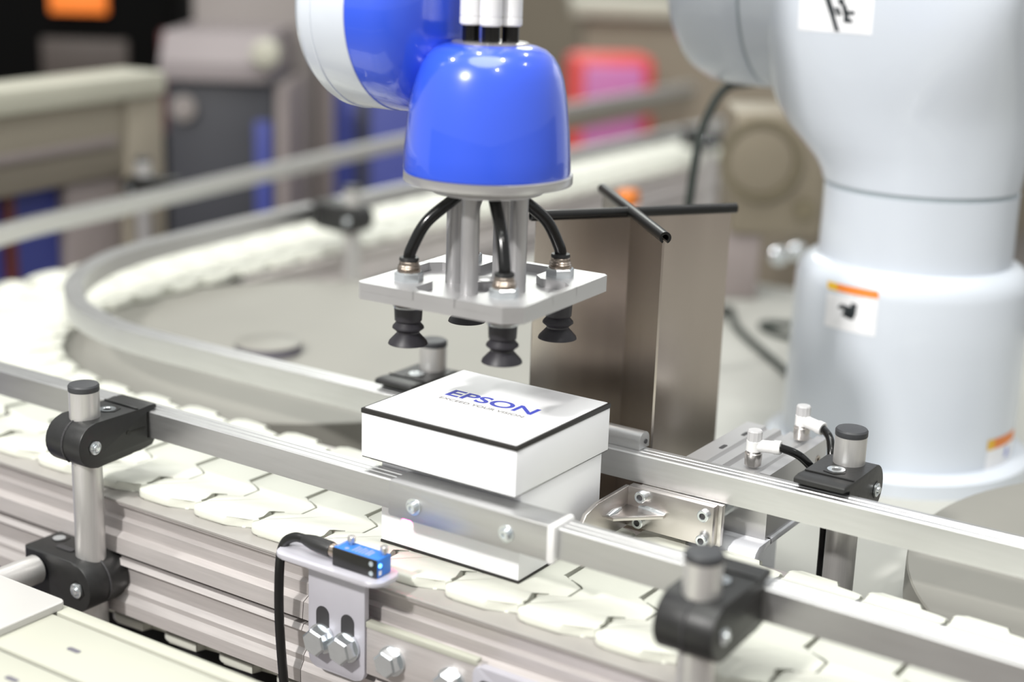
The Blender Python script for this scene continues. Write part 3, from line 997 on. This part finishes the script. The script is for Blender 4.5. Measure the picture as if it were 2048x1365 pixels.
# ------------------------------------------------------------------ vacuum gripper on the wrist
GX, GY, GR = -40.0, 58.5, math.radians(3.0)
gp = thing('vacuum_gripper', 'aluminium vacuum gripper with four black suction cups under the blue wrist', 'gripper', (GX, GY, 80), GR, local=True)
MB().lathe([(49.8, 98), (50.2, 98.6), (50.2, 103.4), (49.6, 104)], n=96).build('flange', 'machined', gp)
MB().lathe([(33, 92), (33.5, 92.6), (33.5, 98)], n=72).build('flange_step', 'machined', gp)
PW, PH = 55, 56
base_ = [(-PW, -PH + 3), (-PW + 3, -PH), (PW - 9, -PH), (PW, -PH + 9), (PW, PH - 3), (PW - 3, PH), (-PW + 3, PH), (-PW, PH - 3)]
gpl = MB()
gpl.prism(base_, XY, 29, 34)
for sx in (-1, 1):
    for sy in (-1, 1):
        pad = [(PW, PH), (14, PH), (14, PH - 5), (20, PH - 11), (20, 27), (27, 20), (PW - 11, 20), (PW - 5, 14), (PW, 14)]
        if sx == 1 and sy == -1:
            pad = [(PW, PH - 9), (PW - 9, PH)] + pad[1:]
        else:
            pad = [(PW, PH - 3), (PW - 3, PH)] + pad[1:]
        gpl.prism([(sx * a, sy * b_) for a, b_ in pad], XY, 33.9, 39)
for a in (-1, 1):
    gpl.box(-14.5, 14.5, a * (PH - 5), a * PH, 33.9, 39) if a > 0 else gpl.box(-14.5, 14.5, -PH, -PH + 5, 33.9, 39)
    gpl.box(a * (PW - 5) if a > 0 else -PW, PW if a > 0 else -PW + 5, -14.5, 14.5, 33.9, 39)
gpl.build('gripper_plate', 'machined', gp, 30)
for x, y in ((1.8, -21), (21, 1.8), (-1.8, 21), (-21, -1.8)):
    MB().lathe([(5.4, 34), (5.4, 92)], (x, y, 0), n=32).build('standoff', 'machined', gp)
MB().lathe([(9, 33.9), (9, 38), (8.4, 38.4)], n=32).build('centre_boss', 'machined', gp)
cupprof = [(5.2, 24), (8.6, 22.5), (8.2, 14.5), (7.2, 13.4), (9.4, 10.8), (9.6, 9.8), (7.0, 7.6), (6.8, 6.6), (11.4, 1.6), (12, 0), (11, 0.1), (6, 5), (0.02, 5.5)]
for x, y in ((-33, -33), (33, -33), (33, 33), (-33, 33)):
    nut = MB().lathe([(8.8, 39), (8.8, 43.6), (7.8, 44.4)], (x, y, 0), n=6).build('hex_nut', 'zinc', gp, 20)
    MB().lathe([(7.0, 44), (7.0, 45.6), (6.4, 46), (6.9, 46.6), (6.3, 47.2), (6.6, 48), (6.0, 48.6), (5.8, 50.2), (5.2, 51)], (x, y, 0), n=28).build('push_in_fitting', 'brass', gp, 25)
    MB().lathe([(5.4, 50.6), (6.0, 51.4), (5.6, 53), (3.8, 53.2)], (x, y, 0), n=24).build('release_ring', 'black_plastic', gp)
    MB().lathe([(7.4, 24), (8.8, 24.4), (8.8, 29.2)], (x, y, 0), n=28).build('cup_stem', 'stem_brown', gp)
    MB().lathe([(9.2, 22.6), (9.4, 22.8), (9.4, 23.8), (9.0, 24.0)], (x, y, 0), n=28).build('cup_washer', 'zinc', gp)
    MB().lathe(cupprof, (x, y, 0), n=36).build('suction_cup', 'cup_rubber', gp, 25)
    hs = spline([(x, y, 52), (x * .97, y * .97, 58), (x * .78, y * .78, 74), (x * .42, y * .42, 88), (x * .2, y * .2, 97)], 8)
    MB().tube(hs, 3.7, 14).build('air_hose', 'tube_black', gp)
MB().lathe([(8.5, 26), (9, 26.5), (9, 29.2)], (-4, -4, 0), n=28).build('sensor_pad', 'black_rubber', gp)

# ------------------------------------------------------------------ cream table in the left foreground
ft = thing('cream_table', 'cream slotted panel table in the lower left foreground', 'table', (-200, -400, FLOOR_Z))
MB().box(-600, 150, -130.5, -121, -96, -80, .8).build('edge_strip', 'cream', ft)
for y0, y1 in ((-179, -133.2), (-232, -182), (-284, -235), (-336, -287)):
    MB().box(-600, 150, y0, y1, -96, -80.3, .5).build('panel', 'cream', ft)
MB().box(-598, 148, -336, -122, -102, -82.5).build('underlay', 'dark_gap', ft)
for x, y in ((-168, -157), (-168, -200), (-90, -157), (-90, -200), (-12, -157)):
    MB().prism(rrect(x - 5, x + 5, y - 1.8, y + 1.8, 1.7), XY, -80.4, -80.15).build('slot', 'hub_grey', ft)
for x, y in ((-560, -150), (110, -150), (-560, -310), (110, -310)):
    MB().box(x - 18, x + 18, y - 18, y + 18, FLOOR_Z, -102, 2).build('leg', 'anodised', ft)
cv = MB()
cv.prism(rrect(-420, -214, -330, -123, 4), XY, -79.9, -75.5, .5)
cvo = cv.build('cover_plate', 'cover_white', None, 40)
tag(cvo, 'plain white cover plate lying on the cream foreground table', 'plate')

# ------------------------------------------------------------------ cables behind the screen
cb = MB().tube(spline([(-92, 620, 210), (-128, 612, 192), (-152, 600, 184), (-164, 585, 150), (-164, 572, 112), (-166, 566, 60), (-180, 575, -20), (-215, 640, -80), (-280, 905, TABLE_Z + 6),
                       (-240, 850, TABLE_Z + 5), (-197, 799, TABLE_Z + 5), (-120, 717, TABLE_Z + 5), (-50, 640, TABLE_Z + 5)], 8), 4.2, 10).build('robot_cable', 'cable_grey')
tag(cb, 'dark cable hanging from the robot shoulder down behind the steel screen', 'cable')
lp = MB().tube(spline([(-120, 900, TABLE_Z + 4), (-190, 895, TABLE_Z + 4), (-218, 878, TABLE_Z + 4), (-205, 858, TABLE_Z + 4), (-170, 842, TABLE_Z + 4), (-110, 830, TABLE_Z + 4)], 8), 4.0, 10).build('cable_loop', 'cable_grey')
tag(lp, 'loop of dark cable lying on the pale table beside the robot base', 'cable')

# ------------------------------------------------------------------ gear motor behind
gm = thing('gear_motor', 'blurred khaki gear motor unit standing behind the robot', 'motor', (-235, 930, TABLE_Z))
GMM = Matrix.Translation(Vector((-275, 1000, 0))) @ Matrix.Rotation(-YAW * 1.0, 4, 'Z')
mm = MB()
mm.box(-50, 62, -10, 110, -30, 118, 8, m=GMM)
mm.build('gear_housing', 'bg_khaki', gm)
mm = MB()
mm.box(-68, -8, -2, 90, TABLE_Z, -20, 4, m=GMM)
mm.build('stand', 'bg_mauve', gm)
mm = MB()
c0 = GMM @ Vector((-18, -11, 62))
ax = (GMM.to_3x3() @ Vector((0, -1, 0)))
mm.lathe([(48, 0), (48, 8), (40, 8), (40, 0)], c0, ax, 40, cap=False)
mm.build('flange_ring', 'bg_olive', gm)
mm = MB()
mm.lathe([(39, 0), (39, 5), (30, 7), (0.02, 7)], c0, ax, 40)
mm.build('motor_face', 'bg_khaki', gm)
mm = MB()
mm.lathe([(13, 0), (13, 4), (0.02, 4)], GMM @ Vector((38, -11, 5)), ax, 24)
mm.build('cover_screw', 'bg_olive', gm)
for dx, dz in ((12, -52), (34, -46)):
    mm = MB()
    mm.lathe([(11, -14), (11, 6), (8, 8), (0.02, 8)], GMM @ Vector((dx, -13, dz)), ax, 24)
    mm.build('shiny_knob', 'zinc', gm)

# ------------------------------------------------------------------ blurred background machines
FACE = Matrix.Rotation(-YAW, 4, 'Z')     # faces roughly across the aisle


def bgm(x, y, r=0.0):
    return Matrix.Translation(Vector((x, y, 0))) @ Matrix.Rotation(-YAW + r, 4, 'Z')


def part(name, m, root, Q, *boxes):
    b_ = MB()
    for x0, x1, y0, y1, z0, z1, bv in boxes:
        b_.box(x0, x1, y0, y1, z0, z1, bv, m=Q)
    return b_.build(name, m, root)


I4 = Matrix.Identity(4)
ct = thing('display_counter', 'beige counter with cream top left behind the conveyor', 'counter', (-1120, 400, FLOOR_Z))
Q = Matrix.Translation((-1006, 715, 0)) @ Matrix.Rotation(0.15, 4, 'Z')
part('counter_top', 'bg_cream', ct, Q, (-60, 12, -900, 0, 96, 126, 5))
part('counter_front', 'bg_beige', ct, Q, (-50, 0, -890, -8, 2, 96, 4))
part('front_groove', 'bg_mauve', ct, Q, (-1, 4, -890, -90, 40, 52, 1))
part('corner_post', 'bg_beige', ct, Q, (-56, 6, -74, 0, FLOOR_Z, 96, 4))
part('counter_leg', 'bg_mauve', ct, Q, (-50, -6, -175, -74, FLOOR_Z, 2, 3))
part('base_panel', 'bg_blue', ct, Q, (-50, -20, -890, -175, FLOOR_Z, 2, 3))
part('base_stripe', 'bg_maroon', ct, Q, (-40, -14, -272, -252, FLOOR_Z, 2, 2))

dk = thing('dark_cabinet', 'black cabinet with glowing orange panel far left', 'cabinet', (-1800, 1300, FLOOR_Z))
Q = bgm(-1700, 1180, 0.0)
part('cabinet_body', 'bg_black', dk, Q, (-500, 165, 0, 300, FLOOR_Z, 700, 5))
part('brown_door', 'bg_brown', dk, Q, (-60, 92, -14, 0, 20, 98, 3))
part('orange_panel', 'screen_orange', dk, Q, (-42, 58, -14, 0, 142, 200, 3))
part('red_strip', 'bg_maroon', dk, Q, (152, 178, -25, 60, -60, 118, 3))

gmn = thing('grey_machine', 'grey machine housing with pale hood between counter and wrist', 'machine', (-1300, 1200, FLOOR_Z))
Q = bgm(-1250, 1100)
part('machine_body', 'bg_dark', gmn, Q, (-105, 66, 0, 240, FLOOR_Z, 68, 5))
m_ = MB()
m_.prism([(-20, 68), (-20, 95), (20, 140), (240, 140), (240, 68)], lambda a, b_, d: Q @ Vector((d, a, b_)), -110, 62, 3)
m_.build('pale_hood', 'bg_pale', gmn)
part('upper_cabinet', 'bg_grey', gmn, Q, (-110, 95, 240, 420, FLOOR_Z, 460, 5))
m_ = MB()
m_.lathe([(22, 0), (22, 30), (14, 36), (0.02, 36)], Q @ Vector((58, -4, 112)), Q.to_3x3() @ Vector((0, -1, 0)), 24)
m_.build('white_knob', 'bg_cream', gmn)
m_ = MB()
m_.lathe([(20, 0), (20, 12), (0.02, 14)], Q @ Vector((-76, 0, 22)), Q.to_3x3() @ Vector((0, -1, 0)), 24)
m_.build('round_badge', 'bg_grey', gmn)
part('side_strip', 'bg_mauve', gmn, Q, (66, 84, 10, 240, FLOOR_Z, 60, 3))
part('blue_stripe', 'bg_blue', gmn, Q, (36, 62, -8, 0, -300, 5, 3))

bw = thing('blue_booth_panel', 'dark blue booth panel behind the rails left of the wrist', 'panel', (-1250, 1450, FLOOR_Z))
Q = bgm(-1250, 1440)
part('panel', 'bg_blue', bw, Q, (-60, 130, 0, 30, FLOOR_Z, 60, 3))
part('frame_post', 'bg_mauve', bw, Q, (-84, -60, -6, 36, FLOOR_Z, 160, 3))
part('dark_band', 'bg_dark', bw, Q, (-20, 4, -5, 0, FLOOR_Z, 60, 2))

bc = thing('tan_counter', 'tan counter with pale top edge right of the blue wrist', 'counter', (-1100, 2450, FLOOR_Z))
Q = bgm(-1180, 2440)
part('counter_front', 'wall_tan', bc, Q, (-200, 420, 0, 300, FLOOR_Z, 120, 4))
part('counter_top', 'bg_cream', bc, Q, (-230, 250, -30, 320, 120, 155, 4))

rd = thing('red_bag', 'blurred red and pink bundle on the floor behind the outer rail', 'bag', (-1130, 2050, FLOOR_Z))
Q = bgm(-1150, 2130, 0.12)
part('bag_body', 'bg_red', rd, Q, (-92, 92, 0, 120, FLOOR_Z, 58, 24))
part('pink_panel', 'bg_pink', rd, Q, (-62, 62, -14, 6, -140, 38, 6))

# beige guard strip under the far end of the outer rail
MB().sweep([(-990, 1250), (-1033, 1767), (-1060, 2300)], [(0, -50), (0, -20), (-15, -20), (-15, -50)]).build('guard_strip', 'bg_beige', nr)

# small things standing behind the steel screen
tr = thing('tape_roll', 'blue tape roll lying on the table, half hidden by the screen', 'tape roll', (-398, 668, TABLE_Z))
MB().lathe([(24, TABLE_Z), (24, TABLE_Z + 22), (15, TABLE_Z + 22), (15, TABLE_Z)], (-398, 668, 0), n=36, cap=False).build('roll', 'bg_blue_bright', tr)
MB().lathe([(15, TABLE_Z), (15, TABLE_Z + 22.5), (13.5, TABLE_Z + 22.5), (13.5, TABLE_Z)], (-398, 668, 0), n=36, cap=False).build('core', 'bg_cream', tr)
ob = thing('terminal_block', 'small white terminal block with orange cap behind the screen', 'connector', (-356, 800, TABLE_Z))
MB().box(-370, -346, 786, 812, TABLE_Z, 22, 3).build('block', 'white_plastic', ob)
MB().box(-368, -348, 788, 810, 22, 40, 3).build('orange_cap', 'print_orange', ob)
